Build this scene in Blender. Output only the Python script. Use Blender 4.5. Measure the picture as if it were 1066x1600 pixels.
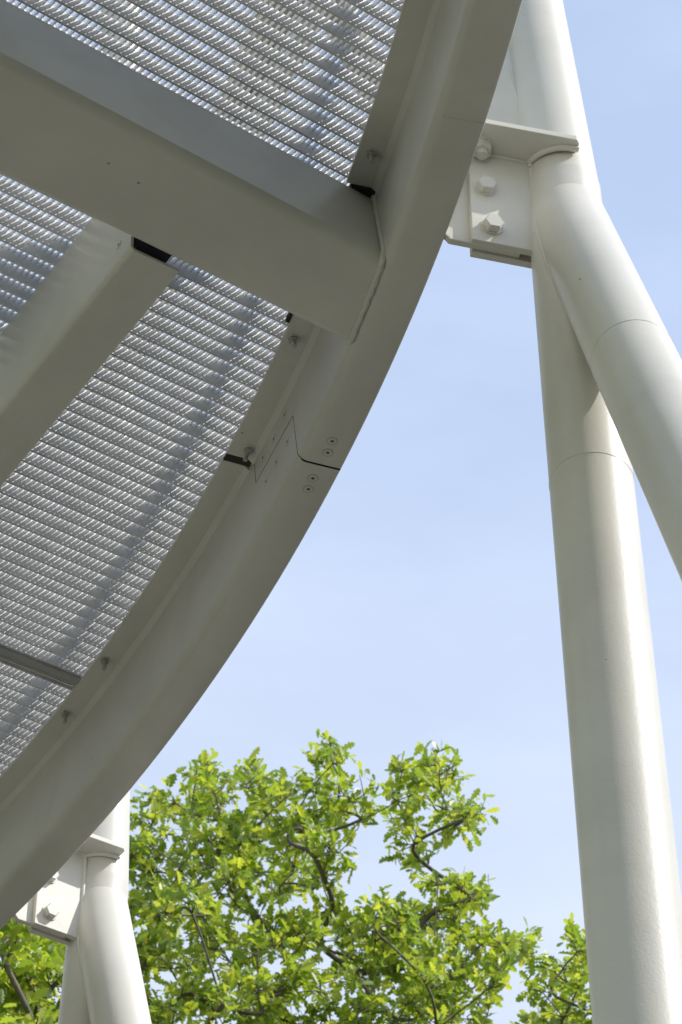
import bpy, math, random
import numpy as np
from mathutils import Vector, Matrix, noise as mnoise

R_ = math.radians
scene = bpy.context.scene
for o in list(bpy.data.objects):
    bpy.data.objects.remove(o)

# ------------------------------------------------------------------ camera
GZ = 1.6                                   # camera height above the ground; deck heights below are measured from the camera
FPX, CXP, CYP = 4300.0, 533.0, 800.0       # focal length in pixels of the 1066 x 1600 photograph
PITCH = math.atan(3913 / FPX)
cam_d = bpy.data.cameras.new("Camera")
cam = bpy.data.objects.new("Camera", cam_d)
scene.collection.objects.link(cam)
cam.location = (0, 0, GZ)
cam.rotation_euler = (math.pi / 2 + PITCH, 0, 0)
cam_d.sensor_fit = 'VERTICAL'
cam_d.sensor_height = 36.0
cam_d.lens = 36.0 * FPX / 1600
cam_d.clip_start = 0.05
cam_d.clip_end = 4000
cam_d.dof.use_dof = True
cam_d.dof.focus_distance = 4.7
cam_d.dof.aperture_fstop = 24
scene.camera = cam

# ------------------------------------------------------------------ sky, sun, exposure
SUN_AZ, SUN_EL = R_(100), R_(44)          # azimuth clockwise from +Y
world = bpy.data.worlds.new("World")
scene.world = world
world.use_nodes = True
wn, wl = world.node_tree.nodes, world.node_tree.links
bg = wn['Background']
sky = wn.new('ShaderNodeTexSky')
sky.sky_type = 'NISHITA'
sky.sun_disc = False
sky.sun_elevation = SUN_EL
sky.sun_rotation = SUN_AZ
sky.air_density = 1.0
sky.dust_density = 0.6
sky.ozone_density = 1.0
# faint high cloud: a thin whitening of the sky, noise over the sky direction
tc = wn.new('ShaderNodeTexCoord')
mp = wn.new('ShaderNodeMapping'); mp.inputs['Scale'].default_value = (1.0, 1.6, 3.0)
nz = wn.new('ShaderNodeTexNoise'); nz.inputs['Scale'].default_value = 4.0; nz.inputs['Detail'].default_value = 6; nz.inputs['Roughness'].default_value = 0.55
rp = wn.new('ShaderNodeValToRGB'); rp.color_ramp.elements[0].position = 0.38; rp.color_ramp.elements[1].position = 0.72
rp.color_ramp.elements[0].color = (0.47, 0.47, 0.47, 1); rp.color_ramp.elements[1].color = (0.63, 0.63, 0.63, 1)
mx = wn.new('ShaderNodeMix'); mx.data_type = 'RGBA'
wl.new(tc.outputs['Generated'], mp.inputs['Vector']); wl.new(mp.outputs['Vector'], nz.inputs['Vector'])
wl.new(nz.outputs['Fac'], rp.inputs['Fac'])
sx = wn.new('ShaderNodeSeparateXYZ'); wl.new(tc.outputs['Generated'], sx.inputs['Vector'])
hz = wn.new('ShaderNodeMapRange'); hz.inputs['From Min'].default_value = 0.74; hz.inputs['From Max'].default_value = 0.32
hz.inputs['To Min'].default_value = 0.0; hz.inputs['To Max'].default_value = 0.85; wl.new(sx.outputs['Z'], hz.inputs['Value'])
m1 = wn.new('ShaderNodeMix'); m1.data_type = 'RGBA'; wl.new(hz.outputs['Result'], m1.inputs['Factor'])
m1.inputs['A'].default_value = (4.7, 5.5, 7.1, 1); m1.inputs['B'].default_value = (5.4, 5.42, 5.35, 1)
fa = wn.new('ShaderNodeMath'); fa.operation = 'MULTIPLY_ADD'; fa.inputs[1].default_value = 0.42; fa.use_clamp = True
wl.new(hz.outputs['Result'], fa.inputs[0]); wl.new(rp.outputs['Color'], fa.inputs[2]); wl.new(fa.outputs[0], mx.inputs['Factor'])
wl.new(sky.outputs['Color'], mx.inputs['A'])
wl.new(m1.outputs['Result'], mx.inputs['B'])
wl.new(mx.outputs['Result'], bg.inputs['Color'])
bg.inputs['Strength'].default_value = 0.15

sun_d = bpy.data.lights.new("Sun", 'SUN')
sun_d.energy = 3.35
sun_d.angle = R_(0.5)
sun_d.color = (1.0, 0.955, 0.88)
sun = bpy.data.objects.new("Sun", sun_d)
scene.collection.objects.link(sun)
to_sun = Vector((math.sin(SUN_AZ) * math.cos(SUN_EL), math.cos(SUN_AZ) * math.cos(SUN_EL), math.sin(SUN_EL)))
sun.rotation_euler = to_sun.to_track_quat('Z', 'Y').to_euler()
sun.location = to_sun * 60

scene.view_settings.view_transform = 'Standard'
scene.view_settings.look = 'None'
scene.view_settings.gamma = 1
scene.view_settings.use_curve_mapping = False
scene.view_settings.exposure = 0.32

# ------------------------------------------------------------------ helpers
def ray(px, py):
    u, v = (px - CXP) / FPX, (CYP - py) / FPX
    return np.array([u, math.cos(PITCH) - v * math.sin(PITCH), math.sin(PITCH) + v * math.cos(PITCH)])

def at_z(px, py, z):
    r = ray(px, py); p = r * z / r[2]
    return np.array([p[0], p[1], p[2] + GZ])

def at_y(px, py, y):
    r = ray(px, py); p = r * y / r[1]
    return np.array([p[0], p[1], p[2] + GZ])

def put(name, mesh, mats, parent=None):
    o = bpy.data.objects.new(name, mesh)
    scene.collection.objects.link(o)
    for m in (mats if isinstance(mats, (list, tuple)) else [mats]):
        mesh.materials.append(m)
    if parent:
        o.parent = parent
        o.matrix_parent_inverse = Matrix.Translation(-Vector(parent.location)) if parent.parent is None else Matrix.Identity(4)
    return o

def thing(name, loc, label, cat, group=None):
    o = bpy.data.objects.new(name, None)
    scene.collection.objects.link(o)
    o.empty_display_size = 0.1
    o.location = loc
    o['label'] = label; o['category'] = cat
    if group: o['group'] = group
    return o

class MB:
    """collects shapes into one mesh (world coordinates)"""
    def __init__(self): self.v = []; self.f = []; self.s = []
    def add(self, verts, faces, smooth=False):
        k = len(self.v)
        self.v += [tuple(map(float, q)) for q in verts]
        self.f += [tuple(i + k for i in fc) for fc in faces]
        self.s += [smooth] * len(faces)
    def hexa(self, p):      # 8 points: bottom 0-3, top 4-7
        self.add(p, [(0, 3, 2, 1), (4, 5, 6, 7), (0, 1, 5, 4), (1, 2, 6, 5), (2, 3, 7, 6), (3, 0, 4, 7)])
    def tube(self, path, rad, n=24, cap=True, smooth=True):
        path = [Vector(p) for p in path]
        rings = []; up = None
        for i, p in enumerate(path):
            d = (path[min(i + 1, len(path) - 1)] - path[max(i - 1, 0)]).normalized()
            if up is None:
                up = d.orthogonal().normalized()
            else:
                up = (up - d * up.dot(d)).normalized()
            side = d.cross(up)
            r = rad[i] if isinstance(rad, (list, tuple)) else rad
            rings.append([p + (up * math.cos(a) + side * math.sin(a)) * r for a in [2 * math.pi * k / n for k in range(n)]])
        vs = [q for rg in rings for q in rg]
        fs = [(i * n + k, i * n + (k + 1) % n, (i + 1) * n + (k + 1) % n, (i + 1) * n + k) for i in range(len(path) - 1) for k in range(n)]
        self.add(vs, fs, smooth)
        if cap:
            self.add(rings[0], [tuple(range(n))[::-1]]); self.add(rings[-1], [tuple(range(n))])
    def prism(self, ctr, axis, r, h, n=6, rot=0.0, r2=None, smooth=False):
        ctr, axis = Vector(ctr), Vector(axis).normalized()
        u = axis.orthogonal().normalized(); w = axis.cross(u)
        r2 = r if r2 is None else r2
        A = [ctr + (u * math.cos(rot + 2 * math.pi * k / n) + w * math.sin(rot + 2 * math.pi * k / n)) * r for k in range(n)]
        B = [ctr + axis * h + (u * math.cos(rot + 2 * math.pi * k / n) + w * math.sin(rot + 2 * math.pi * k / n)) * r2 for k in range(n)]
        self.add(A + B, [(k, (k + 1) % n, n + (k + 1) % n, n + k) for k in range(n)], smooth)
        self.add(A, [tuple(range(n))[::-1]]); self.add(B, [tuple(range(n))])
    def ball(self, c, r, n=20):
        c = Vector(c); vs = []; fs = []
        for i in range(n + 1):
            th = math.pi * i / n
            for k in range(2 * n):
                ph = math.pi * k / n
                vs.append(c + Vector((math.sin(th) * math.cos(ph), math.sin(th) * math.sin(ph), math.cos(th))) * r)
        for i in range(n):
            for k in range(2 * n):
                fs.append((i * 2 * n + k, (i + 1) * 2 * n + k, (i + 1) * 2 * n + (k + 1) % (2 * n), i * 2 * n + (k + 1) % (2 * n)))
        self.add(vs, fs, True)
    def build(self, name, mats, parent=None, bevel=0.0):
        me = bpy.data.meshes.new(name)
        me.from_pydata(self.v, [], self.f)
        me.polygons.foreach_set('use_smooth', self.s)
        me.validate(); me.update()
        o = put(name, me, mats, parent)
        if bevel:
            b = o.modifiers.new('bevel', 'BEVEL'); b.width = bevel; b.segments = 2; b.limit_method = 'ANGLE'; b.angle_limit = R_(40)
        return o

# ------------------------------------------------------------------ materials
def mat(name):
    m = bpy.data.materials.new(name); m.use_nodes = True
    return m, m.node_tree.nodes, m.node_tree.links, m.node_tree.nodes['Principled BSDF']

def paint(name, col, rough=0.38, specks=True, bump=0.06, bscale=260.0, coat=0.25, dirt=0.07):
    m, n, l, b = mat(name)
    t = n.new('ShaderNodeTexCoord')
    big = n.new('ShaderNodeTexNoise'); big.inputs['Scale'].default_value = 3.1; big.inputs['Detail'].default_value = 9; big.inputs['Roughness'].default_value = 0.62; big.inputs['Distortion'].default_value = 0.6
    l.new(t.outputs['Object'], big.inputs['Vector'])
    cr = n.new('ShaderNodeValToRGB')
    cr.color_ramp.elements[0].position = 0.3; cr.color_ramp.elements[1].position = 0.7
    cr.color_ramp.elements[0].color = tuple(c * (1 - dirt) for c in col) + (1,)
    cr.color_ramp.elements[1].color = tuple(min(1, c * 1.04) for c in col) + (1,)
    l.new(big.outputs['Fac'], cr.inputs['Fac'])
    last = cr.outputs['Color']
    if specks:      # tiny rust and dirt specks
        vo = n.new('ShaderNodeTexVoronoi'); vo.inputs['Scale'].default_value = 22.0
        l.new(t.outputs['Object'], vo.inputs['Vector'])
        pick = n.new('ShaderNodeMath'); pick.operation = 'MULTIPLY_ADD'
        sep = n.new('ShaderNodeSeparateColor'); l.new(vo.outputs['Color'], sep.inputs['Color'])
        th = n.new('ShaderNodeMath'); th.operation = 'MULTIPLY'; th.inputs[1].default_value = 0.065
        pw = n.new('ShaderNodeMath'); pw.operation = 'POWER'; pw.inputs[1].default_value = 5.0
        l.new(sep.outputs['Red'], pw.inputs[0]); l.new(pw.outputs[0], th.inputs[0])
        lt = n.new('ShaderNodeMath'); lt.operation = 'LESS_THAN'
        l.new(vo.outputs['Distance'], lt.inputs[0]); l.new(th.outputs[0], lt.inputs[1])
        sc = n.new('ShaderNodeMath'); sc.operation = 'MULTIPLY'; sc.inputs[1].default_value = 0.75; l.new(lt.outputs[0], sc.inputs[0])
        mxx = n.new('ShaderNodeMix'); mxx.data_type = 'RGBA'
        l.new(sc.outputs[0], mxx.inputs['Factor']); l.new(last, mxx.inputs['A']); mxx.inputs['B'].default_value = (0.09, 0.065, 0.045, 1)
        last = mxx.outputs['Result']
    l.new(last, b.inputs['Base Color'])
    b.inputs['Roughness'].default_value = rough
    b.inputs['Coat Weight'].default_value = coat
    b.inputs['Coat Roughness'].default_value = 0.18
    nb = n.new('ShaderNodeTexNoise'); nb.inputs['Scale'].default_value = bscale; nb.inputs['Detail'].default_value = 3
    nb2 = n.new('ShaderNodeTexNoise'); nb2.inputs['Scale'].default_value = 38.0; nb2.inputs['Detail'].default_value = 2
    l.new(t.outputs['Object'], nb.inputs['Vector']); l.new(t.outputs['Object'], nb2.inputs['Vector'])
    ad = n.new('ShaderNodeMath'); ad.operation = 'MULTIPLY_ADD'; ad.inputs[1].default_value = 1.2
    l.new(nb2.outputs['Fac'], ad.inputs[0]); l.new(nb.outputs['Fac'], ad.inputs[2])
    bp = n.new('ShaderNodeBump'); bp.inputs['Strength'].default_value = bump * 2.5; bp.inputs['Distance'].default_value = 0.0012
    l.new(ad.outputs[0], bp.inputs['Height']); l.new(bp.outputs['Normal'], b.inputs['Normal']); l.new(bp.outputs['Normal'], b.inputs['Coat Normal'])
    return m

WHITE = (0.685, 0.668, 0.615)
M_tube = paint('white_tube_paint', WHITE, 0.42, bump=0.085, coat=0.1, dirt=0.10)
M_frame = paint('off_white_frame_paint', (0.60, 0.60, 0.545), 0.42, dirt=0.13)
M_bolt = paint('painted_bolt', (0.66, 0.65, 0.60), 0.35, specks=False, bump=0.02)

def plain(name, col, rough, metal=0.0):
    m, n, l, b = mat(name)
    t = n.new('ShaderNodeTexCoord'); z = n.new('ShaderNodeTexNoise'); z.inputs['Scale'].default_value = 30; z.inputs['Detail'].default_value = 4
    l.new(t.outputs['Object'], z.inputs['Vector'])
    cr = n.new('ShaderNodeValToRGB')
    cr.color_ramp.elements[0].color = tuple(c * 0.75 for c in col) + (1,); cr.color_ramp.elements[1].color = tuple(min(1, c * 1.2) for c in col) + (1,)
    l.new(z.outputs['Fac'], cr.inputs['Fac']); l.new(cr.outputs['Color'], b.inputs['Base Color'])
    b.inputs['Roughness'].default_value = rough; b.inputs['Metallic'].default_value = metal
    return m
M_galv = plain('galvanised_steel', (0.66, 0.66, 0.65), 0.5, 0.0)
M_black = plain('gap_shade_black', (0.012, 0.012, 0.016), 0.6)  # deep shade of open gaps put into the colour
M_dark = plain('dark_joint', (0.03, 0.028, 0.025), 0.8)
M_groove = plain('groove_shade', (0.085, 0.08, 0.07), 0.8)  # shade of bolt ring joints and sockets put into the colour
M_steelbolt = plain('weathered_bolt', (0.42, 0.41, 0.38), 0.5, 0.3)

def ground_mat():
    m, n, l, b = mat('gravel_and_grass')
    t = n.new('ShaderNodeTexCoord')
    a = n.new('ShaderNodeTexNoise'); a.inputs['Scale'].default_value = 0.35; a.inputs['Detail'].default_value = 6
    c = n.new('ShaderNodeTexNoise'); c.inputs['Scale'].default_value = 40; c.inputs['Detail'].default_value = 4
    l.new(t.outputs['Object'], a.inputs['Vector']); l.new(t.outputs['Object'], c.inputs['Vector'])
    r1 = n.new('ShaderNodeValToRGB'); r1.color_ramp.elements[0].color = (0.03, 0.029, 0.023, 1); r1.color_ramp.elements[1].color = (0.055, 0.052, 0.04, 1)
    l.new(c.outputs['Fac'], r1.inputs['Fac'])
    r2 = n.new('ShaderNodeValToRGB'); r2.color_ramp.elements[0].color = (0.025, 0.036, 0.013, 1); r2.color_ramp.elements[1].color = (0.045, 0.056, 0.022, 1)
    l.new(c.outputs['Fac'], r2.inputs['Fac'])
    k = n.new('ShaderNodeValToRGB'); k.color_ramp.elements[0].position = 0.55; k.color_ramp.elements[1].position = 0.62
    l.new(a.outputs['Fac'], k.inputs['Fac'])
    mm = n.new('ShaderNodeMix'); mm.data_type = 'RGBA'
    l.new(k.outputs['Color'], mm.inputs['Factor']); l.new(r1.outputs['Color'], mm.inputs['A']); l.new(r2.outputs['Color'], mm.inputs['B'])
    l.new(mm.outputs['Result'], b.inputs['Base Color']); b.inputs['Roughness'].default_value = 0.9
    return m

def leaf_mat(name, cols, trans):
    m, n, l, b = mat(name)
    out = n['Material Output']
    g = n.new('ShaderNodeNewGeometry')
    cr = n.new('ShaderNodeValToRGB')
    els = cr.color_ramp.elements
    els[0].position = 0.0; els[0].color = cols[0] + (1,)
    els[1].position = 1.0; els[1].color = cols[-1] + (1,)
    for i, c in enumerate(cols[1:-1]):
        e = els.new((i + 1) / (len(cols) - 1)); e.color = c + (1,)
    l.new(g.outputs['Random Per Island'], cr.inputs['Fac'])
    l.new(cr.outputs['Color'], b.inputs['Base Color'])
    b.inputs['Roughness'].default_value = 0.42
    b.inputs['Specular IOR Level'].default_value = 0.5
    tr = n.new('ShaderNodeBsdfTranslucent')
    hs = n.new('ShaderNodeMix'); hs.data_type = 'RGBA'; hs.blend_type = 'MULTIPLY'; hs.inputs['Factor'].default_value = 1.0
    l.new(cr.outputs['Color'], hs.inputs['A']); hs.inputs['B'].default_value = trans + (1,)
    l.new(hs.outputs['Result'], tr.inputs['Color'])
    mxs = n.new('ShaderNodeAddShader')
    l.new(b.outputs['BSDF'], mxs.inputs[0]); l.new(tr.outputs['BSDF'], mxs.inputs[1])
    l.new(mxs.outputs['Shader'], out.inputs['Surface'])
    return m

def bark_mat():
    m, n, l, b = mat('bark')
    t = n.new('ShaderNodeTexCoord'); z = n.new('ShaderNodeTexNoise'); z.inputs['Scale'].default_value = 18; z.inputs['Detail'].default_value = 6
    l.new(t.outputs['Object'], z.inputs['Vector'])
    cr = n.new('ShaderNodeValToRGB'); cr.color_ramp.elements[0].color = (0.055, 0.045, 0.035, 1); cr.color_ramp.elements[1].color = (0.24, 0.21, 0.17, 1)
    l.new(z.outputs['Fac'], cr.inputs['Fac']); l.new(cr.outputs['Color'], b.inputs['Base Color']); b.inputs['Roughness'].default_value = 0.85
    bp = n.new('ShaderNodeBump'); bp.inputs['Strength'].default_value = 0.6; bp.inputs['Distance'].default_value = 0.01
    l.new(z.outputs['Fac'], bp.inputs['Height']); l.new(bp.outputs['Normal'], b.inputs['Normal'])
    return m

# ------------------------------------------------------------------ ground
gm = MB(); S = 1500.0
gm.add([(-S, -S, 0), (S, -S, 0), (S, S, 0), (-S, S, 0)], [(0, 1, 2, 3)])
g = gm.build('ground', ground_mat()); g['kind'] = 'structure'
def bounce_mat():
    m, n, l, b = mat('pale_bounce_slabs')
    t = n.new('ShaderNodeTexCoord')
    br = n.new('ShaderNodeTexBrick'); br.inputs['Scale'].default_value = 2.5
    br.inputs['Color1'].default_value = (0.72, 0.665, 0.555, 1); br.inputs['Color2'].default_value = (0.64, 0.59, 0.49, 1); br.inputs['Mortar'].default_value = (0.12, 0.11, 0.09, 1)
    br.inputs['Mortar Size'].default_value = 0.012
    l.new(t.outputs['Object'], br.inputs['Vector']); l.new(br.outputs['Color'], b.inputs['Base Color']); b.inputs['Roughness'].default_value = 0.85
    return m
pz = MB(); pz.add([(-5.989 + 4.2 * math.cos(2 * math.pi * k / 96), 1.394 + 4.2 * math.sin(2 * math.pi * k / 96), 0.005) for k in range(96)], [tuple(range(96))])
g = pz.build('bounce_paving', bounce_mat()); g['kind'] = 'structure'  # unseen pale disc added to bounce light up onto the steel

# ------------------------------------------------------------------ the walkway frame: everything turns round one centre
CX, CY = -5.989, 1.394
RO, RI, RC = 6.357, 6.276, 6.222           # outer and inner radius of the edge beam, inner radius of its ledge
HA, HL, HT = 3.307, 3.522, 3.580           # underside, ledge underside, top (from the camera)

def cyl(R, az, z):                         # az in degrees clockwise from +Y, z from the camera
    a = R_(az)
    return Vector((CX + R * math.sin(a), CY + R * math.cos(a), z + GZ))
def rad(az): return Vector((math.sin(R_(az)), math.cos(R_(az)), 0))
def tang(az): return Vector((math.cos(R_(az)), -math.sin(R_(az)), 0))

# splice between the two lengths of edge beam: a half lap, stepped on the inner face
def cut_az(kind, z):
    if kind != 'web': return 70.42
    if z <= 3.4405: return 70.446 + (70.151 - 70.446) * max(0, z - HA) / (3.44 - HA)
    if z >= 3.4505: return 68.323 + (68.147 - 68.323) * (z - 3.4505) / 0.1
    return 70.151 + (68.323 - 70.151) * (z - 3.4405) / 0.01

def edge_profile():
    r = 0.017; pr = []
    for z in (HT, 3.54, 3.50, 3.47, 3.4505, 3.4405, 3.42, 3.38, 3.35): pr.append((RI, z, 'web'))
    for k in range(7):
        a = math.pi / 2 * k / 6
        pr.append((RI + r - r * math.cos(a), HA + r - r * math.sin(a), 'web' if k < 4 else 'low'))
    for k in range(1, 4): pr.append((RI + r + (RO - 0.004 - RI - r) * k / 3, HA, 'low'))
    for k in range(1, 4):
        a = math.pi / 2 * k / 3
        pr.append((RO - 0.004 + 0.004 * math.sin(a), HA + 0.004 - 0.004 * math.cos(a), 'low'))
    for z in (3.40, 3.50, HT): pr.append((RO, z, 'low'))
    pr.append((RI, HT, 'web'))
    return pr

def edge_body(side, az_end):
    """side +1: the length with the larger azimuths, -1: the smaller"""
    mb = MB(); pr = edge_profile(); n = 70
    vs = []
    for (R, z, k) in pr:
        a0 = cut_az(k, z) + side * (0.02 if k == 'low' else 0.010)
        dz = 0.0012 * side if (k == 'web' and 3.44 <= z <= 3.451) else 0
        for i in range(n + 1):
            vs.append(cyl(R, a0 + (az_end - a0) * i / n, z + dz))
    fs = []
    for j in range(len(pr) - 1):
        for i in range(n):
            q = (j * (n + 1) + i, j * (n + 1) + i + 1, (j + 1) * (n + 1) + i + 1, (j + 1) * (n + 1) + i)
            fs.append(q if side > 0 else q[::-1])
    mb.add(vs, fs, True)
    return mb

def arc_strip(prof, a0, a1, step=0.6):
    """closed profile of (R, z) swept round the centre"""
    mb = MB(); n = max(2, int(abs(a1 - a0) / step)); m = len(prof)
    vs = [cyl(R, a0 + (a1 - a0) * i / n, z) for i in range(n + 1) for (R, z) in prof]
    fs = [(i * m + k, i * m + (k + 1) % m, (i + 1) * m + (k + 1) % m, (i + 1) * m + k) for i in range(n) for k in range(m)]
    fs += [tuple(range(m))[::-1], tuple(n * m + k for k in range(m))]
    mb.add(vs, fs)
    return mb

def auto_smooth(o, deg=35):
    me = o.data
    me.set_sharp_from_angle(angle=R_(deg))

def rect(R0, R1, z0, z1): return [(R0, z0), (R1, z0), (R1, z1), (R0, z1)]

def csk_bolt(p, axis, parent, r=0.0095):
    """flush countersunk bolt: a disc with a fine joint round it and a socket"""
    a = Vector(axis).normalized()
    d = MB(); d.prism(Vector(p) - a * 0.004, a, r * 0.93, 0.0046, 28)
    o = d.build('countersunk_bolt', M_frame, parent)
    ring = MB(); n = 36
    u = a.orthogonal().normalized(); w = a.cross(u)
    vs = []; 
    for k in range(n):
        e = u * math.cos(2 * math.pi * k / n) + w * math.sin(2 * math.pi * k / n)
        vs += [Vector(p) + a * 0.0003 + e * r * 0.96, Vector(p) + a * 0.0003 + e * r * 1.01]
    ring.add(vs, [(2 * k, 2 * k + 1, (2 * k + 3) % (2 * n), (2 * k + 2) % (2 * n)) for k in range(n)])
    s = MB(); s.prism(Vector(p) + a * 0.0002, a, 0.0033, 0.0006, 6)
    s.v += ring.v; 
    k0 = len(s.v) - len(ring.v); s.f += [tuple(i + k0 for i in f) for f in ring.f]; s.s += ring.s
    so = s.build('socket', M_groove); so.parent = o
    return o

def clamp_bolt(R, az, parent, tilt=0.0):
    base = cyl(R, az, HL)
    ax = (Vector((0, 0, -1)) + tang(az) * tilt + rad(az) * tilt * 0.6).normalized()
    m = MB(); m.prism(base + Vector((0, 0, 0.001)), (0, 0, -1), 0.0105, 0.003, 20)
    o = m.build('clamp_bolt', M_frame, parent)
    nt = MB(); nt.prism(base - Vector((0, 0, 0.002)), ax, 0.0082, 0.0075, 6, rot=0.4)
    b = nt.build('nut', M_steelbolt); b.parent = o
    st = MB(); st.prism(base, ax, 0.0043, 0.027, 12, smooth=True)
    b = st.build('stud', M_steelbolt); b.parent = o

def fin_plate(az, parent):
    m = MB()
    p0 = cyl(0, az, 0)
    def q(R, t, z): return cyl(R, az, z) + tang(az) * t
    # profile with a small rounded lower corner against the edge beam
    pf = [(RO - 0.004, 3.318), (RO + 0.008, 3.303), (6.484, 3.303), (6.484, 3.513), (RO - 0.004, 3.513)]
    n = len(pf)
    vs = [q(R, -0.007, z) for R, z in pf] + [q(R, 0.005, z) for R, z in pf]
    m.add(vs, [tuple(range(n)), tuple(range(n, 2 * n))[::-1]] + [(k, n + k, n + (k + 1) % n, (k + 1) % n) for k in range(n)])
    m.build('fin_plate', M_tube, parent, bevel=0.0015)

def edge_beam(side, az_end, label):
    org = cyl(RI, 76 if side > 0 else 62, HA)
    t = thing('curved_edge_beam', org, label, 'edge beam', 'lengths of curved edge beam round the walkway')
    o = edge_body(side, az_end).build('box_section', M_frame, t); auto_smooth(o, 40)
    if side > 0:
        spans = [(68.16, 72.0), (74.58, az_end)]
        az = R_(70)
    else:
        spans = [(67.98, az_end)]
    for a0, a1 in spans:
        arc_strip(rect(RC, RI + 0.002, HL, HL + 0.008), a0, a1).build('ledge', M_frame, t, bevel=0.001)
        arc_strip([(RI - 0.0095, HL - 0.0005), (RI - 0.006, HL - 0.004), (RI - 0.003, HL - 0.007), (RI + 0.001, HL - 0.0105), (RI + 0.001, HL + 0.001), (RI - 0.0095, HL + 0.001)], a0, a1).build('weld_bead', M_frame, t)
    return t

T_near = edge_beam(+1, 112, 'off-white curved edge beam above the stepped splice joint, meeting the broad cross beam')
T_far = edge_beam(-1, 30, 'off-white curved edge beam below the stepped splice joint, sweeping down to the bottom left corner')
# inner sleeve seen through the splice joint
sl = arc_strip(rect(RI + 0.006, RO - 0.006, HA + 0.006, HT - 0.006), 68.7 - 1.2, 71.6)
sl.build('splice_sleeve', M_dark, T_far)
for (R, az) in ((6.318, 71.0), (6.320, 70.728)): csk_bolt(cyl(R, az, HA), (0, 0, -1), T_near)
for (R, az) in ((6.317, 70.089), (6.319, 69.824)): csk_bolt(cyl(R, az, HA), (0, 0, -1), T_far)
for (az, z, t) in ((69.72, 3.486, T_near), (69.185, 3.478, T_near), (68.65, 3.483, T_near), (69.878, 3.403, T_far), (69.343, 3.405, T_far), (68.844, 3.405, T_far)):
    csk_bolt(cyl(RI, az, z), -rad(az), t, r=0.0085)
for (R, az, tl, t) in ((6.244, 75.27, 0.1, T_near), (6.237, 71.14, 0.22, T_near), (6.257, 68.42, -0.3, T_near), (6.236, 62.10, 0.05, T_far), (6.238, 60.29, 0.08, T_far), (6.24, 79.6, 0.1, T_near)):
    clamp_bolt(R, az, t, tl)
fin_plate(75.55, T_near); fin_plate(56.35, T_far)
# site weld across the underside of the upper length
wm = MB(); wm.tube([cyl(RI + 0.012 + (RO - RI - 0.014) * k / 6, 77.75 - 0.004 * (k % 2), HA + 0.0012) for k in range(7)], 0.0022, 8)
wm.tube([cyl(RI + 0.0005, 77.75 + 0.16 * k / 6 * (1 if k < 6 else 1), HA + 0.02 + 0.19 * k / 6) for k in range(7)], 0.0016, 8)
wm.build('weld_seam', M_frame, T_near)

jk = arc_strip(rect(RC + 0.002, RI, HL + 0.0012, HL + 0.0065), 67.95, 68.19); jk.build('joint_shade_strip', M_dark, T_far)  # dark strip standing in for the shade in the ledge joint

# ------------------------------------------------------------------ cross beam (tapered box)
BEAM_B, BEAM_T = HA + 0.006, 3.516
nr0, nr1 = np.array([-0.516, 2.62]), np.array([0.059, 3.025])
fr0, fr1 = np.array([-0.538, 2.856]), np.array([0.013, 3.228])
def lerp(a, b, t): return a + (b - a) * t
LB = -1.6
nA, nB = lerp(nr0, nr1, LB), lerp(nr0, nr1, 1.012)
fA, fB = lerp(fr0, fr1, LB), lerp(fr0, fr1, 1.012)
T_beam = thing('cross_beam', (nB[0], nB[1], BEAM_B + GZ), 'broad off-white cross beam spanning between the two gratings and welded into the curved edge beam', 'beam')
def beam_ring(n2, f2):
    """cross-section between a near and a far bottom point (plan)"""
    d = (f2 - n2); w = np.linalg.norm(d); d = d / w
    r = 0.020; ins = 0.052; pts = []
    for k in range(7):
        a = math.pi / 2 * k / 6 * 0.86
        pts.append((r - r * math.sin(a) if False else r * (1 - math.sin(a)), r * (1 - math.cos(a))))
    near = [(x, z) for x, z in pts]                       # from the flat bottom round to the side
    prof = near + [(ins, BEAM_T - BEAM_B)]
    far = [(w - x, z) for x, z in prof]
    full = prof[::-1] + far                               # top near -> bottom near -> bottom far -> top far
    return [Vector((n2[0] + d[0] * x, n2[1] + d[1] * x, BEAM_B + z + GZ)) for x, z in full]
bm_ = MB(); NS = 12
rings = [beam_ring(lerp(nA, nB, i / NS), lerp(fA, fB, i / NS)) for i in range(NS + 1)]
m = len(rings[0])
bm_.add([p for r in rings for p in r], [(i * m + k, (i + 1) * m + k, (i + 1) * m + (k + 1) % m, i * m + (k + 1) % m) for i in range(NS) for k in range(m)] + [tuple(range(m)), tuple(NS * m + k for k in range(m))[::-1]], True)
o = bm_.build('box_section', M_frame, T_beam); auto_smooth(o, 30)
# fillet weld round the end of the beam
rg = beam_ring(lerp(nr0, nr1, 0.992), lerp(fr0, fr1, 0.992))
random.seed(4)
path = []
for i in range(len(rg) - 1):
    for t in np.linspace(0, 1, 14 if (rg[i + 1] - rg[i]).length > 0.05 else 2, endpoint=False):
        p = rg[i].lerp(rg[i + 1], float(t))
        d = Vector((p.x - CX, p.y - CY)); rr = RI - 0.001
        k = rr / d.length
        path.append(Vector((CX + d.x * k, CY + d.y * k, p.z - 0.001)) + Vector((random.uniform(-1, 1), random.uniform(-1, 1), random.uniform(-1, 1))) * 0.0008)
wb = MB(); wb.tube(path, [0.0056 + random.uniform(-0.0007, 0.0007) for _ in path], 10)
wb.build('weld_bead', M_frame, T_beam)
# black blocks standing in for the shade in the gaps between beam and ledge
pk = arc_strip(rect(6.230, RI - 0.002, 3.5165, 3.5295), 74.36, 74.575)
pk.build('gap_shade_block', M_black, T_beam)
pk = arc_strip(rect(6.2145, 6.2212, HL + 0.002, HL + 0.012), 71.42, 71.75)
pk.build('gap_shade_block', M_black, T_beam)

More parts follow.
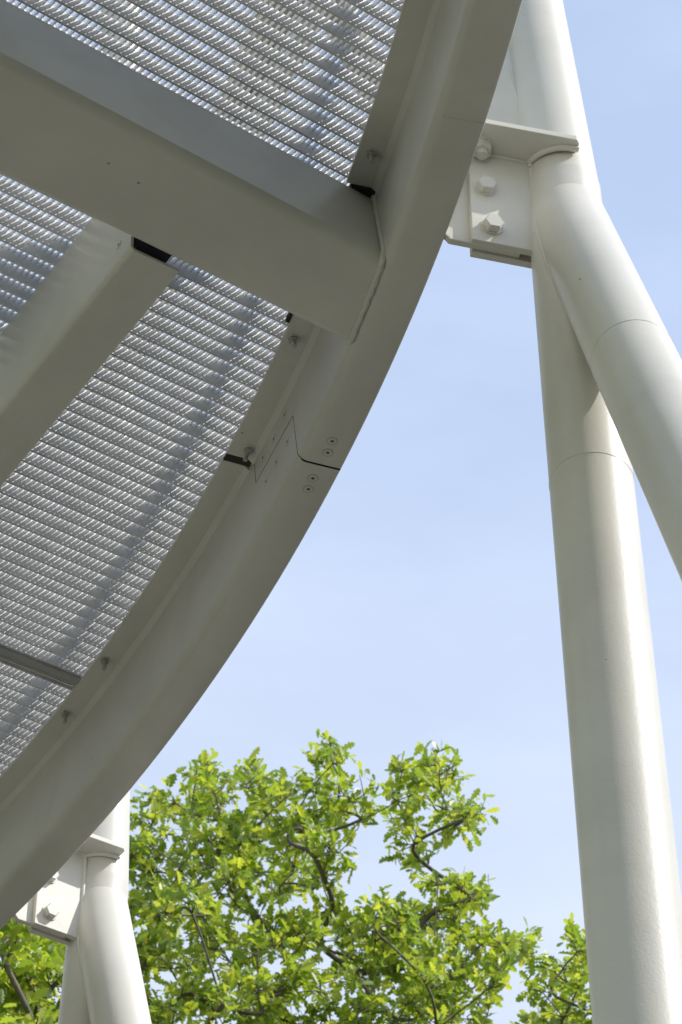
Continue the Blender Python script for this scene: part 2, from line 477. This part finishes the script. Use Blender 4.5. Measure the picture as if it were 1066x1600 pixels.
# ------------------------------------------------------------------ joist under the lower grating
BAZ = 56.61
Bd = Vector((math.sin(R_(BAZ)), math.cos(R_(BAZ)), 0)); Nd = Vector((-math.cos(R_(BAZ)), math.sin(R_(BAZ)), 0))
def bn(b, n, z): return Bd * b + Nd * n + Vector((0, 0, z + GZ))
T_joist = thing('joist', bn(1.37, 2.7, 3.312), 'off-white channel joist hanging under the lower grating, notched end against the cross beam', 'joist')
JB0, JB1, JZ = 1.370, 1.4625, 3.312
def joist_sweep(prof, n0, n1, taper=0.0):
    mb = MB(); m = len(prof)
    vs = [bn(b + (0.009 * (n - 2.7) if False else 0), n, z) for n in (n0, n1) for b, z in prof]
    mb.add(vs, [(k, (k + 1) % m, m + (k + 1) % m, m + k) for k in range(m)] + [tuple(range(m))[::-1], tuple(range(m, 2 * m))], True)
    return mb
r = 0.011; th = 0.005
outer = [(JB0, 3.529)] + [(JB0 + r - r * math.cos(a), JZ + r - r * math.sin(a)) for a in np.linspace(0, math.pi / 2, 7)] + [(JB1, JZ)]
inner = [(JB1, JZ + th)] + [(JB0 + r - (r - th) * math.cos(a), JZ + r - (r - th) * math.sin(a)) for a in np.linspace(math.pi / 2, 0, 7)] + [(JB0 + th, 3.529)]
o = joist_sweep(outer + inner, 2.698, 4.4).build('folded_channel', M_frame, T_joist); auto_smooth(o, 35)
o = joist_sweep([(JB0 + th, 3.523), (JB1 - 0.02, 3.523), (JB1 - 0.02, 3.529), (JB0 + th, 3.529)], 2.702, 4.4).build('top_flange', M_frame, T_joist)
pkm = MB(); pkm.hexa([bn(b, n, z) for z in (JZ + 0.02, 3.515) for b, n in ((JB0 + 0.016, 2.689), (JB1 - 0.02, 2.689), (JB1 - 0.02, 2.722), (JB0 + 0.016, 2.722))])
pkm.build('slot_shade_block', M_black, T_joist)  # black block standing in for the shade inside the joist slot
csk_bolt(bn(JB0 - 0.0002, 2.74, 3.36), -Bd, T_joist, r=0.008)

# ------------------------------------------------------------------ gratings
def panel(name, az, nvals, bmin, rmax, n_lo, n_hi, label, rod_step=0.0111, rod_off=0.0):
    B = np.array([math.sin(R_(az)), math.cos(R_(az))]); N = np.array([-math.cos(R_(az)), math.sin(R_(az))])
    cc = np.array([CX, CY]); cb, cn = cc @ B, cc @ N
    Z0, Z1 = 3.5302 + GZ, 3.5602 + GZ
    def P(b, n, z):
        q = B * b + N * n; return (q[0], q[1], z)
    def bmax(n):
        h = rmax * rmax - (n - cn) ** 2
        return cb + math.sqrt(h) if h > 0 else None
    root = thing(name, P(bmax(nvals[len(nvals) // 2]) - 0.3, nvals[len(nvals) // 2], Z0), label, 'grating', 'galvanised grating panels of the walkway floor')
    mb = MB(); t = 0.0018
    for n in nvals:
        b1 = min(bmax(n - t) or -9, bmax(n + t) or -9)
        if b1 < bmin + 0.02: continue
        j0, j1, jz = random.uniform(-.0006, .0006), random.uniform(-.0006, .0006), random.uniform(0, .0012)
        mb.hexa([P(b, nn, z) for z in (Z0 + jz, Z1) for b, nn in ((bmin, n - t + j0), (b1, n - t + j1), (b1, n + t + j1), (bmin, n + t + j0))])
    mb.build('bar_grid', M_galv, root)
    rb = MB(); rj = random.Random(int(n_lo * 1000))
    b = bmin + 0.006 + rod_off
    while b < cb + rmax:
        h = rmax * rmax - (b - cb) ** 2
        if h > 0:
            lo, hi = max(n_lo, cn - math.sqrt(h)), min(n_hi, cn + math.sqrt(h))
            if hi - lo > 0.02:
                # thin cross bar let into the tops of the bearing bars; depth stepped to break the sunlight into short dashes
                w, zb = 0.0009, Z1 + 0.0006
                for i_, nk in enumerate(nvals):
                    if i_ == 0: continue
                    for d0, d1, dep in ((0.0, 0.0082, 0.0098), (0.0082, 0.0098, 0.0126), (0.0098, 0.0142, 0.0100), (0.0142, 0.05, 0.0128)):
                        u0, u1 = max(nk - d1, nvals[i_ - 1], lo), min(nk - d0, hi)
                        if u1 - u0 < 0.0002: continue
                        k0 = len(rb.v)
                        rb.v += [P(bb, uu, zz) for zz in (Z1 - dep, zb) for bb, uu in ((b - w, u0), (b + w, u0), (b + w, u1), (b - w, u1))]
                        fs = [(0, 3, 2, 1), (4, 5, 6, 7), (1, 2, 6, 5), (3, 0, 4, 7), (0, 1, 5, 4), (2, 3, 7, 6)]
                        rb.f += [tuple(k0 + q for q in f) for f in fs]; rb.s += [False] * 6
        b += rod_step + rj.uniform(-0.0005, 0.0005)
    rb.build('rod_grid', M_galv, root)
    # edge strip following the curve
    az0 = math.degrees(math.atan2(*(B * bmax(n_lo) + N * n_lo - cc))); az1 = math.degrees(math.atan2(*(B * bmax(n_hi) + N * n_hi - cc)))
    arc_strip(rect(rmax - 0.0005, rmax + 0.0025, 3.5306, 3.5598), az0, az1).build('edge_strip', M_galv, root)
    return root

N0, NS_ = 2.88211, 0.033291
low = [N0 + NS_ * k for k in range(-5, 33)] + [N0 + NS_ * 32.72]
panel('grating_panel', BAZ, low, 0.92, 6.246, low[0] - 0.01, low[-1], 'galvanised grating panel on the joist, between the cross beam and the narrow seam')
def bcirc(n, R):
    cb, cn = CX * Bd.x + CY * Bd.y, CX * Nd.x + CY * Nd.y
    return cb + math.sqrt(R * R - (n - cn) ** 2)
sb = MB()
for k0, k1, z0, z1 in ((32.02, 32.58, 3.5235, 3.5296), (32.82, 32.98, 3.5298, 3.556)):
    n0_, n1_ = N0 + NS_ * k0, N0 + NS_ * k1
    sb.hexa([bn(b, n, z) for z in (z0, z1) for b, n in ((0.95, n0_), (bcirc(n0_, 6.24 if z0 > 3.525 else 6.2205), n0_), (bcirc(n1_, 6.24 if z0 > 3.525 else 6.2205), n1_), (0.95, n1_))])
bot = [N0 + NS_ * (33.12 + 0.0)] + [N0 + NS_ * (33.5 + k * 0.9945) for k in range(0, 40)]
panel('grating_panel', BAZ, bot, 0.92, 6.246, bot[0], bot[-1], 'galvanised grating panel lowest in the photo, tapering into the corner below the narrow seam', rod_off=0.004)
sb.build('seam_bar', plain('dull_zinc', (0.36, 0.365, 0.36), 0.55), scene.objects['grating_panel.001'])
top = [2.4153 + 0.0331 * k for k in range(-42, 6)]
panel('grating_panel', 54.82, top, 0.92, 6.246, top[0], top[-1], 'galvanised grating panel above the cross beam, open sky showing through its slots', rod_off=0.002)

# ------------------------------------------------------------------ guard rail standing on the edge beam (above the floor, it throws the band of shade on the grating)
T_rail = thing('guard_rail', cyl(6.31, 70, HT), 'white guard rail along the outer edge above the gratings', 'guard rail')
arc_strip(rect(6.292, 6.300, HT + 0.118, HT + 0.145), 32, 110).build('bottom_rail', M_tube, T_rail)
arc_strip(rect(6.285, 6.325, HT + 1.02, HT + 1.06), 32, 110).build('handrail', M_tube, T_rail)
for az in (40, 51.5, 87, 98, 109):
    mb = MB(); w = 0.006
    mb.hexa([cyl(R, az + s, z) for z in (HT, HT + 1.02) for R, s in ((6.29, -0.05), (6.325, -0.05), (6.325, 0.05), (6.29, 0.05))])
    mb.build('post', M_tube, T_rail)

# ------------------------------------------------------------------ forked tubular supports
def support(az, up, leg_a, leg_b, label, t0, shaded):
    base = cyl(6.565, az, -GZ)
    T = thing('tubular_support', base, label, 'support', 'forked white tubular supports outside the walkway')
    RT, r, ZN = 6.565, 0.0622, 3.47
    def q(R, t, z): return cyl(R, az, z) + tang(az) * t
    node = q(RT, t0, ZN - 0.02)
    H = 4.2
    m_ = MB(); m_.tube([node, q(RT, t0 + up * 0.6, ZN + 0.6), q(RT, t0 + up * H, ZN + H)], r, 72); m_.ball(node, r, 36)
    m_.build('upper_tube', M_tube, T)
    def leg(slope, z0):
        a = q(RT, t0, ZN + z0); b = q(RT - 0.023 * (ZN + z0 + GZ) * (1 if abs(slope) < 0.2 else 0), t0 - slope * (ZN + z0 + GZ), -GZ)   # slope: tangential shift per metre climbed
        m_ = MB(); m_.tube([a, a.lerp(b, 0.3), b], r, 72)
        o = m_.build('leg', M_tube, T)
        return a, b, o
    for sl_, z0, wz in ((leg_a, 0.0, 0.715), (leg_b, -0.05, 0.56)):
        a, b, o = leg(sl_, z0)
        d = (b - a).normalized()
        s = wz / abs(d.z); c = a + d * s
        ws = MB(); u = d.orthogonal().normalized(); w = d.cross(u); n = 72
        pts = [c + (u * math.cos(2 * math.pi * k / n) + w * math.sin(2 * math.pi * k / n)) * (r - 0.0004) for k in range(n + 1)]
        ws.tube(pts, 0.0011, 6, cap=False)
        k = ws.build('weld_seam', M_tube); k.parent = o; k.matrix_parent_inverse = Matrix.Translation(-Vector(T.location)) if False else Matrix.Identity(4)
    na = q(RT, t0, ZN - 0.04)
    da = (q(RT - 0.023 * (ZN + GZ), t0 - leg_a * (ZN + GZ), -GZ) - na).normalized(); db = (q(RT, t0 - leg_b * (ZN + GZ), -GZ) - na).normalized()
    mm_ = (da + db).normalized(); nn_ = da.cross(db).normalized(); sp_ = math.sin(0.5 * da.angle(db))
    random.seed(int(az))
    sw = MB(); sw.tube([na + nn_ * (r + 0.0005) * math.cos(a_) + mm_ * (r * math.sin(a_) / sp_) + Vector((random.uniform(-1, 1), random.uniform(-1, 1), random.uniform(-1, 1))) * 0.0006 for a_ in np.linspace(0.25, math.pi - 0.25, 90)],
                       [0.0045 + random.uniform(-0.0006, 0.0006) for _ in range(90)], 8)
    sw.build('weld_bead', M_tube, T)
    def box(name, R0, R1, t0_, t1_, z0, z1, bev=0.0012):
        b_ = MB(); b_.hexa([q(R, t, z) for z in (z0, z1) for R, t in ((R0, t0_), (R1, t0_), (R1, t1_), (R0, t1_))])
        return b_.build(name, M_tube, T, bevel=bev)
    tp = MB()
    pl = [(6.362, -0.083), (6.572, -0.086), (6.572, 0.077), (6.566, 0.085), (6.362, 0.081)]
    n = len(pl); vs = [q(R, t, 3.5155) for R, t in pl] + [q(R, t, 3.527) for R, t in pl]
    tp.add(vs, [tuple(range(n)), tuple(range(n, 2 * n))[::-1]] + [(k, n + k, n + (k + 1) % n, (k + 1) % n) for k in range(n)])
    tp.build('top_plate', M_tube, T, bevel=0.0012)
    box('gusset_plate', 6.398, 6.56, 0.0055, 0.0185, 3.298, 3.5145)
    box('gusset_plate', 6.405, 6.56, -0.0205, -0.0075, 3.298, 3.5145)
    fp = MB(); fp.hexa([q(R, t + up * (z - ZN) * k_, z) for z in (3.5275, 4.6) for R, t, k_ in ((6.362, -0.088, 0.3), (6.545, 0.002 + t0, 1), (6.54, 0.012 + t0, 1), (6.357, -0.078, 0.3))])
    fp.build('tube_stand_in_fin', M_tube, T, bevel=0.0012)  # plate in place of a second tube, skewed so the sun misses it
    # fillets where the plates run into the tube
    w_ = MB()
    w_.tube([q(6.511 - 0.005 * k / 12, 0.0185, 3.30 + 0.213 * k / 12) for k in range(13)], 0.0055, 10)
    w_.tube([q(6.40 + 0.105 * k / 10, 0.0190, 3.5140) for k in range(11)], 0.004, 8)
    w_.tube([q(RT + (r + 0.001) * math.cos(p_), t0 + (r + 0.001) * math.sin(p_), 3.5135) for p_ in np.linspace(2.9, 1.45, 24)], 0.0055, 10)
    w_.build('weld_bead', M_tube, T)
    def bolt(R, z):
        b_ = MB(); c = q(R, 0.0185, z); ax = tang(az)
        b_.prism(c, ax, 0.0185, 0.003, 30)
        o = b_.build('hex_bolt', M_bolt, T, bevel=0.0005)
        h = MB(); h.prism(c + ax * 0.003, ax, 0.0170, 0.0105, 6, rot=0.3); h.prism(c + ax * 0.0135, ax, 0.0170, 0.0022, 6, rot=0.3, r2=0.0148)
        k = h.build('bolt_head', M_bolt, bevel=0.0006); k.parent = o
        h = MB(); c2 = q(R, -0.0205, z); h.prism(c2, -ax, 0.0165, 0.013, 6); h.prism(c2 - ax * 0.013, -ax, 0.0095, 0.006, 16)
        k = h.build('nut', M_bolt, bevel=0.0006); k.parent = o
    bolt(6.424, 3.428); bolt(6.432, 3.336)
    # bolt hanging through the top plate
    b_ = MB(); c = q(6.416, 0.035, 3.5155); ax = Vector((0, 0, -1))
    b_.prism(c, ax, 0.0185, 0.003, 30)
    o = b_.build('hanging_bolt', M_bolt, T, bevel=0.0005)
    h = MB(); h.prism(c + ax * 0.003, ax, 0.0168, 0.015, 6, rot=0.2); k = h.build('nut', M_bolt, bevel=0.001); k.parent = o
    h = MB(); h.prism(c + ax * 0.018, ax, 0.0100, 0.009, 20, r2=0.0092); k = h.build('thread_end', M_bolt, bevel=0.0008); k.parent = o
    return T
support(75.55, -0.15, -0.083, -0.396, 'nearer forked white tubular support at right, carrying the upper end of the curved edge beam', 0.005, False)
support(56.35, -0.08, 0.0, -0.363, 'farther forked white tubular support at lower left, in front of the oak leaves', -0.010, False)

# bracing tube higher up, seen through the slots of the upper grating
T_br = thing('bracing_tube', (0.28, 3.6, 6.5 + GZ), 'shaded forked bracing tube glimpsed through the grating slots at the top', 'tube')
b1, b2 = Vector(at_z(427, 33, 6.5)), Vector(at_z(368, 171, 6.5))
bs = b1 - (b2 - b1) * 0.8
mb = MB(); mb.tube([bs - (b2 - b1) * 1.5, b1, b2, b2 + (b2 - b1) * 4], 0.064, 40); mb.build('pipe', M_tube, T_br)
mb = MB(); mb.tube([bs, Vector(at_z(650, 270, 6.5))], 0.056, 40); mb.build('pipe', M_tube, T_br)
for k in range(6):
    mb = MB(); mb.prism(b1.lerp(b2, -0.35 + 0.5 * k) - Vector((0, 0, 0.060)), (0, 0, -1), 0.016, 0.014, 6)
    mb.build('hex_bolt', M_steelbolt, T_br)

# ------------------------------------------------------------------ oak trees
LEAF_BRIGHT = [(0.065, 0.105, 0.022), (0.11, 0.16, 0.028), (0.15, 0.20, 0.033), (0.19, 0.23, 0.038), (0.25, 0.262, 0.05)]
M_leaf = leaf_mat('oak_leaf', LEAF_BRIGHT, (1.65, 1.6, 0.75))
M_bark = bark_mat()

HALF = [(0.0, 0.0), (0.10, 0.055), (0.19, 0.15), (0.27, 0.085), (0.40, 0.235), (0.50, 0.120), (0.64, 0.290), (0.73, 0.150), (0.85, 0.190), (0.92, 0.085), (1.0, 0.0)]
def leaves_mesh(centres, dirs, nors, sizes, curls):
    """one oak leaf per entry, folded along its midrib"""
    vs, fs = [], []
    k = 0
    for c, d, nrm, s, cu in zip(centres, dirs, nors, sizes, curls):
        d = d / (np.linalg.norm(d) + 1e-9)
        w = np.cross(d, nrm); w /= (np.linalg.norm(w) + 1e-9)
        n = np.cross(w, d)
        mid = [0, 3, 5, 7, 10]
        pts = []
        for (x, y) in HALF: pts.append(c + s * (d * x + w * y + n * (cu * y - 0.25 * x * x * cu)))
        for (x, y) in HALF[1:-1]: pts.append(c + s * (d * x - w * y + n * (cu * y - 0.25 * x * x * cu)))
        vs += pts
        L = len(HALF)
        fs.append(tuple(k + i for i in range(L)))
        fs.append(tuple([k] + [k + L - 1] + [k + L + i for i in reversed(range(L - 2))]))
        k += 2 * L - 2
    return vs, fs

def oak(base, tips, label, leaf_len, per_tip, spread, seed, fork_z, trunk_r):
    rng = np.random.default_rng(seed); random.seed(seed)
    T = thing('oak_tree', tuple(base), label, 'tree', 'oak trees beyond the walkway')
    base = np.array(base, float)
    # trunk, then every tip joins the nearest earlier node: a simple growing skeleton
    nodes = [base]; par = [-1]
    ctr = np.mean(np.array(tips), axis=0)
    top = np.array([lerp(base[0], ctr[0], 0.3), lerp(base[1], ctr[1], 0.3), fork_z])
    for t in (0.35, 0.7, 1.0):
        nodes.append(lerp(base, top, t) + np.array([rng.normal(0, .05), rng.normal(0, .05), 0])); par.append(len(nodes) - 2)
    order = sorted(range(len(tips)), key=lambda i: np.linalg.norm(tips[i] - top))
    tipnode = []
    for i in order:
        tp = np.array(tips[i])
        arr = np.array(nodes[3:])
        dv = tp - arr; dist = np.linalg.norm(dv, axis=1)
        pen = dist + 0.9 * np.maximum(0, arr[:, 2] - tp[2] + 0.05) + 0.25 * np.linalg.norm(arr - top, axis=1)
        j = int(np.argmin(pen)) + 3
        # intermediate bent nodes
        a = nodes[j]; L = np.linalg.norm(tp - a); steps = max(1, int(L / 0.35)); last = j
        for s_ in range(1, steps):
            q = lerp(a, tp, s_ / steps) + rng.normal(0, 0.025, 3) * min(1, L) + np.array([0, 0, -0.06 * L * math.sin(math.pi * s_ / steps)])
            nodes.append(q); par.append(last); last = len(nodes) - 1
        nodes.append(tp); par.append(last); tipnode.append(len(nodes) - 1)
    # pipe-model radii
    area = np.zeros(len(nodes))
    for k in range(len(nodes) - 1, -1, -1):
        area[k] = max(area[k], 0) + (0.006 ** 2 if k in set() else 0)
    cnt = np.zeros(len(nodes)); tset = set(tipnode)
    for k in range(len(nodes) - 1, -1, -1):
        if k in tset: cnt[k] += 1
        if par[k] >= 0: cnt[par[k]] += cnt[k]
    rad_ = trunk_r * (np.maximum(cnt, 0.6) / cnt[0]) ** 0.60
    rad_ = np.maximum(rad_, 0.0036)
    wood = MB()
    kids = {}
    for k, p_ in enumerate(par):
        if p_ >= 0: kids.setdefault(p_, []).append(k)
    used = set()
    def chain(k):
        out = [k]
        while k in kids:
            nx = max(kids[k], key=lambda c: cnt[c]); 
            out.append(nx); k = nx
        return out
    stack = [0]; started = set()
    while stack:
        s0 = stack.pop()
        ch = chain(s0)
        pre = [par[s0]] if par[s0] >= 0 else []
        pth = [nodes[i] for i in pre + ch]; rr = [min(rad_[s0], rad_[pre[0]]) if pre else 0] * len(pre) + [rad_[i] for i in ch]
        if len(pth) > 2:                          # round the bends
            P4 = [pth[0]] + list(pth) + [pth[-1]]; q_, r2_ = [], []
            for a_ in range(1, len(P4) - 2):
                for t_ in (0, 0.25, 0.5, 0.75):
                    p0, p1, p2, p3 = P4[a_ - 1], P4[a_], P4[a_ + 1], P4[a_ + 2]
                    q_.append(0.5 * (2 * p1 + (p2 - p0) * t_ + (2 * p0 - 5 * p1 + 4 * p2 - p3) * t_ ** 2 + (3 * p1 - p0 - 3 * p2 + p3) * t_ ** 3))
                    r2_.append(rr[a_ - 1] + (rr[a_] - rr[a_ - 1]) * t_)
            q_.append(pth[-1]); r2_.append(rr[-1]); pth, rr = q_, r2_
        if len(pth) > 1:
            wood.tube(pth, rr, 8 if rr[0] > 0.02 else 5, cap=False)
        for i in ch:
            for c in kids.get(i, []):
                if c not in ch: stack.append(c)
    # leaf sprays: twigs out of every tip, leaves along them
    C, D, Nn, Sz, Cu = [], [], [], [], []
    for ti, tn in enumerate(tipnode):
        tp = nodes[tn]; pd = tp - nodes[par[tn]]; pd = pd / (np.linalg.norm(pd) + 1e-9)
        for w_ in range(max(2, per_tip // 7)):
            td = pd * 0.5 + rng.normal(0, 0.55, 3) + np.array([0, 0, 0.22]); td /= np.linalg.norm(td)
            ln = spread * rng.uniform(0.55, 1.25)
            e = tp + td * ln
            wood.tube([tp, lerp(tp, e, 0.5) + rng.normal(0, 0.012, 3), e], [0.0042, 0.003, 0.0018], 4, cap=False)
            for q in range(7):
                s_ = rng.uniform(0.35, 1.0) if q > 2 else 1.0
                pos = lerp(tp, e, s_) + rng.normal(0, 0.02, 3)
                ld = td * 0.55 + rng.normal(0, 0.75, 3); ld[2] -= 0.12
                nr_ = np.array([0.18, -0.05, 1.0]) + rng.normal(0, 0.55, 3)
                C.append(pos); D.append(ld); Nn.append(nr_); Sz.append(leaf_len * rng.uniform(0.5, 1.28)); Cu.append(rng.uniform(-0.1, 0.55))
    wood.build('trunk', M_bark, T)
    vs, fs = leaves_mesh(C, D, Nn, Sz, Cu)
    cm = MB(); cm.v = [tuple(v) for v in vs]; cm.f = fs; cm.s = [False] * len(fs)
    cm.build('crown', M_leaf, T)
    return T

def lobes_to_tips(lobes, y0, depth, gap, rng):
    """branch tips spread through the lobes of a crown: (px, py, half width, half height) as seen, each with its own depth"""
    out = []
    for (cx, cy, rx, ry) in lobes:
        dl = rng.normal(0, depth)
        n = max(2, int(rx * ry * math.pi / (gap * gap)))
        for _ in range(n):
            a, k = rng.uniform(0, 2 * math.pi), math.sqrt(rng.uniform(0, 1))
            out.append(at_y(cx + rx * k * math.cos(a), cy + ry * k * math.sin(a), y0 + dl + rng.normal(0, 0.2)))
    return out

rng = np.random.default_rng(11)
lobes = [(322, 1212, 22, 24), (266, 1246, 24, 22), (234, 1266, 14, 16), (388, 1212, 12, 26), (406, 1226, 16, 16), (352, 1258, 26, 22), (302, 1258, 36, 30), (240, 1318, 36, 36),
         (448, 1246, 34, 20), (500, 1224, 32, 26), (522, 1192, 20, 20), (558, 1220, 16, 24), (540, 1262, 26, 26), (478, 1284, 44, 32), (418, 1288, 40, 36), (368, 1306, 40, 38), (306, 1336, 44, 36),
         (640, 1204, 26, 15), (690, 1206, 27, 15), (664, 1232, 40, 20), (712, 1258, 28, 14), (736, 1268, 11, 10), (622, 1236, 16, 20), (638, 1272, 20, 22), (644, 1306, 20, 20),
         (664, 1340, 16, 11), (688, 1364, 13, 11), (742, 1390, 9, 7), (716, 1398, 22, 11), (646, 1410, 36, 18), (600, 1438, 50, 30), (676, 1438, 48, 24), (734, 1452, 18, 16), (768, 1470, 14, 12), (806, 1472, 14, 9),
         (786, 1500, 8, 8), (776, 1524, 12, 10), (764, 1562, 12, 14), (700, 1506, 50, 36), (620, 1506, 52, 40), (716, 1564, 42, 36), (640, 1584, 52, 38),
         (236, 1388, 34, 36), (298, 1408, 44, 36), (378, 1376, 44, 38), (448, 1358, 44, 38), (508, 1330, 32, 28), (516, 1386, 32, 32), (438, 1436, 48, 38), (356, 1466, 48, 38), (280, 1476, 44, 42), (232, 1486, 30, 40),
         (516, 1456, 42, 34), (560, 1506, 42, 36), (468, 1526, 48, 38), (388, 1556, 48, 38), (308, 1566, 48, 38), (250, 1576, 36, 38), (540, 1586, 52, 38), (446, 1610, 56, 38),
         (170, 1330, 40, 40), (160, 1450, 50, 60), (180, 1600, 60, 60), (300, 1680, 90, 70), (480, 1700, 90, 70), (650, 1680, 80, 60), (720, 1760, 60, 70), (400, 1830, 110, 70), (580, 1830, 110, 70), (200, 1780, 70, 70)]
lobes += [(742, 1262, 12, 10), (728, 1276, 12, 8), (752, 1388, 9, 8), (736, 1378, 10, 8), (808, 1468, 14, 10), (822, 1476, 8, 7), (788, 1462, 12, 9), (792, 1504, 10, 8), (700, 1190, 16, 12), (640, 1188, 16, 12), (515, 1172, 10, 12), (384, 1190, 9, 12), (320, 1194, 12, 10)]
lobes = [(cx - (8 if cx > 690 else 0), cy + 13, rx, ry * 0.95) for cx, cy, rx, ry in lobes]
tips = lobes_to_tips(lobes, 13.0, 0.32, 22, rng)
oak((0.05, 13.4, 0), tips, 'broad light green oak filling the gap beneath the curved edge beam', 0.077, 28, 0.096, 3, 4.4, 0.085)

rng = np.random.default_rng(5)
lobes = [(890, 1476, 16, 13), (862, 1502, 14, 14), (905, 1500, 22, 20), (876, 1532, 26, 14), (850, 1542, 10, 8), (920, 1540, 30, 30), (892, 1572, 22, 14), (842, 1596, 18, 10), (872, 1612, 30, 20), (826, 1612, 14, 8), (925, 1600, 40, 36),
         (1000, 1560, 60, 50), (1060, 1640, 60, 60), (930, 1680, 70, 50), (850, 1690, 50, 40), (960, 1780, 90, 60)]
lobes = [(cx + 4, cy + 8, rx, ry) for cx, cy, rx, ry in lobes]
tips = lobes_to_tips(lobes, 13.4, 0.3, 23, rng)
oak((1.55, 13.7, 0), tips, 'slender oak peeping out behind the foot of the right-hand support', 0.077, 28, 0.095, 8, 4.2, 0.07)

rng = np.random.default_rng(9)
lobes = [(20, 1470, 40, 40), (80, 1490, 36, 34), (40, 1530, 50, 40), (90, 1560, 30, 44), (20, 1590, 50, 40), (80, 1620, 40, 40), (-60, 1500, 60, 60), (-140, 1560, 60, 80), (-40, 1640, 70, 50), (40, 1700, 70, 60), (-120, 1720, 90, 80), (-30, 1420, 50, 30)]
tips = lobes_to_tips(lobes, 10.6, 0.3, 27, rng)
oak((-1.6, 11.0, 0), tips, 'dense oak with larger leaves left of the farther support', 0.088, 28, 0.115, 21, 4.0, 0.075)

# unseen trees added behind the camera to block part of the sky light
rng = np.random.default_rng(77)
wv = MB(); C, D, Nn, Sz, Cu = [], [], [], [], []
for i in range(5200):
    az = R_(rng.uniform(142, 318)); rr = 17 + rng.normal(0, 1.2)
    top_ = 14.5 + 2.2 * math.sin(az * 9) + 1.2 * math.sin(az * 23 + 1)
    z = top_ * math.sqrt(rng.uniform(0.005, 1))
    C.append(np.array([rr * math.sin(az), rr * math.cos(az), z])); D.append(rng.normal(0, 1, 3)); Nn.append(rng.normal(0, 1, 3)); Sz.append(rng.uniform(0.6, 1.5)); Cu.append(0.3)
vs, fs = leaves_mesh(C, D, Nn, Sz, Cu)
wv.v = [tuple(v) for v in vs]; wv.f = fs; wv.s = [False] * len(fs)
screen_o = wv.build('sky_screen_trees', M_leaf); screen_o['kind'] = 'stuff'

# a dead leaf caught in the grating
dl = MB(); p0 = bn(JB1 + 0.012, N0 + NS_ * 19.45, 3.5245); rng = np.random.default_rng(2)
for k in range(5):
    a = Vector(rng.normal(0, 1, 3)).normalized(); b_ = a.orthogonal()
    c = p0 + Vector(rng.normal(0, 0.004, 3)); w = 0.005
    dl.add([c - a * w, c - b_ * w * 0.6, c + a * w * 1.3, c + b_ * w * 0.7 + Vector((0, 0, 0.002))], [(0, 1, 2, 3)])
o = dl.build('dead_leaf', plain('dead_leaf', (0.16, 0.10, 0.06), 0.8)); o['label'] = 'tiny brown crumpled leaf stuck in the grating against the joist'; o['category'] = 'leaf'
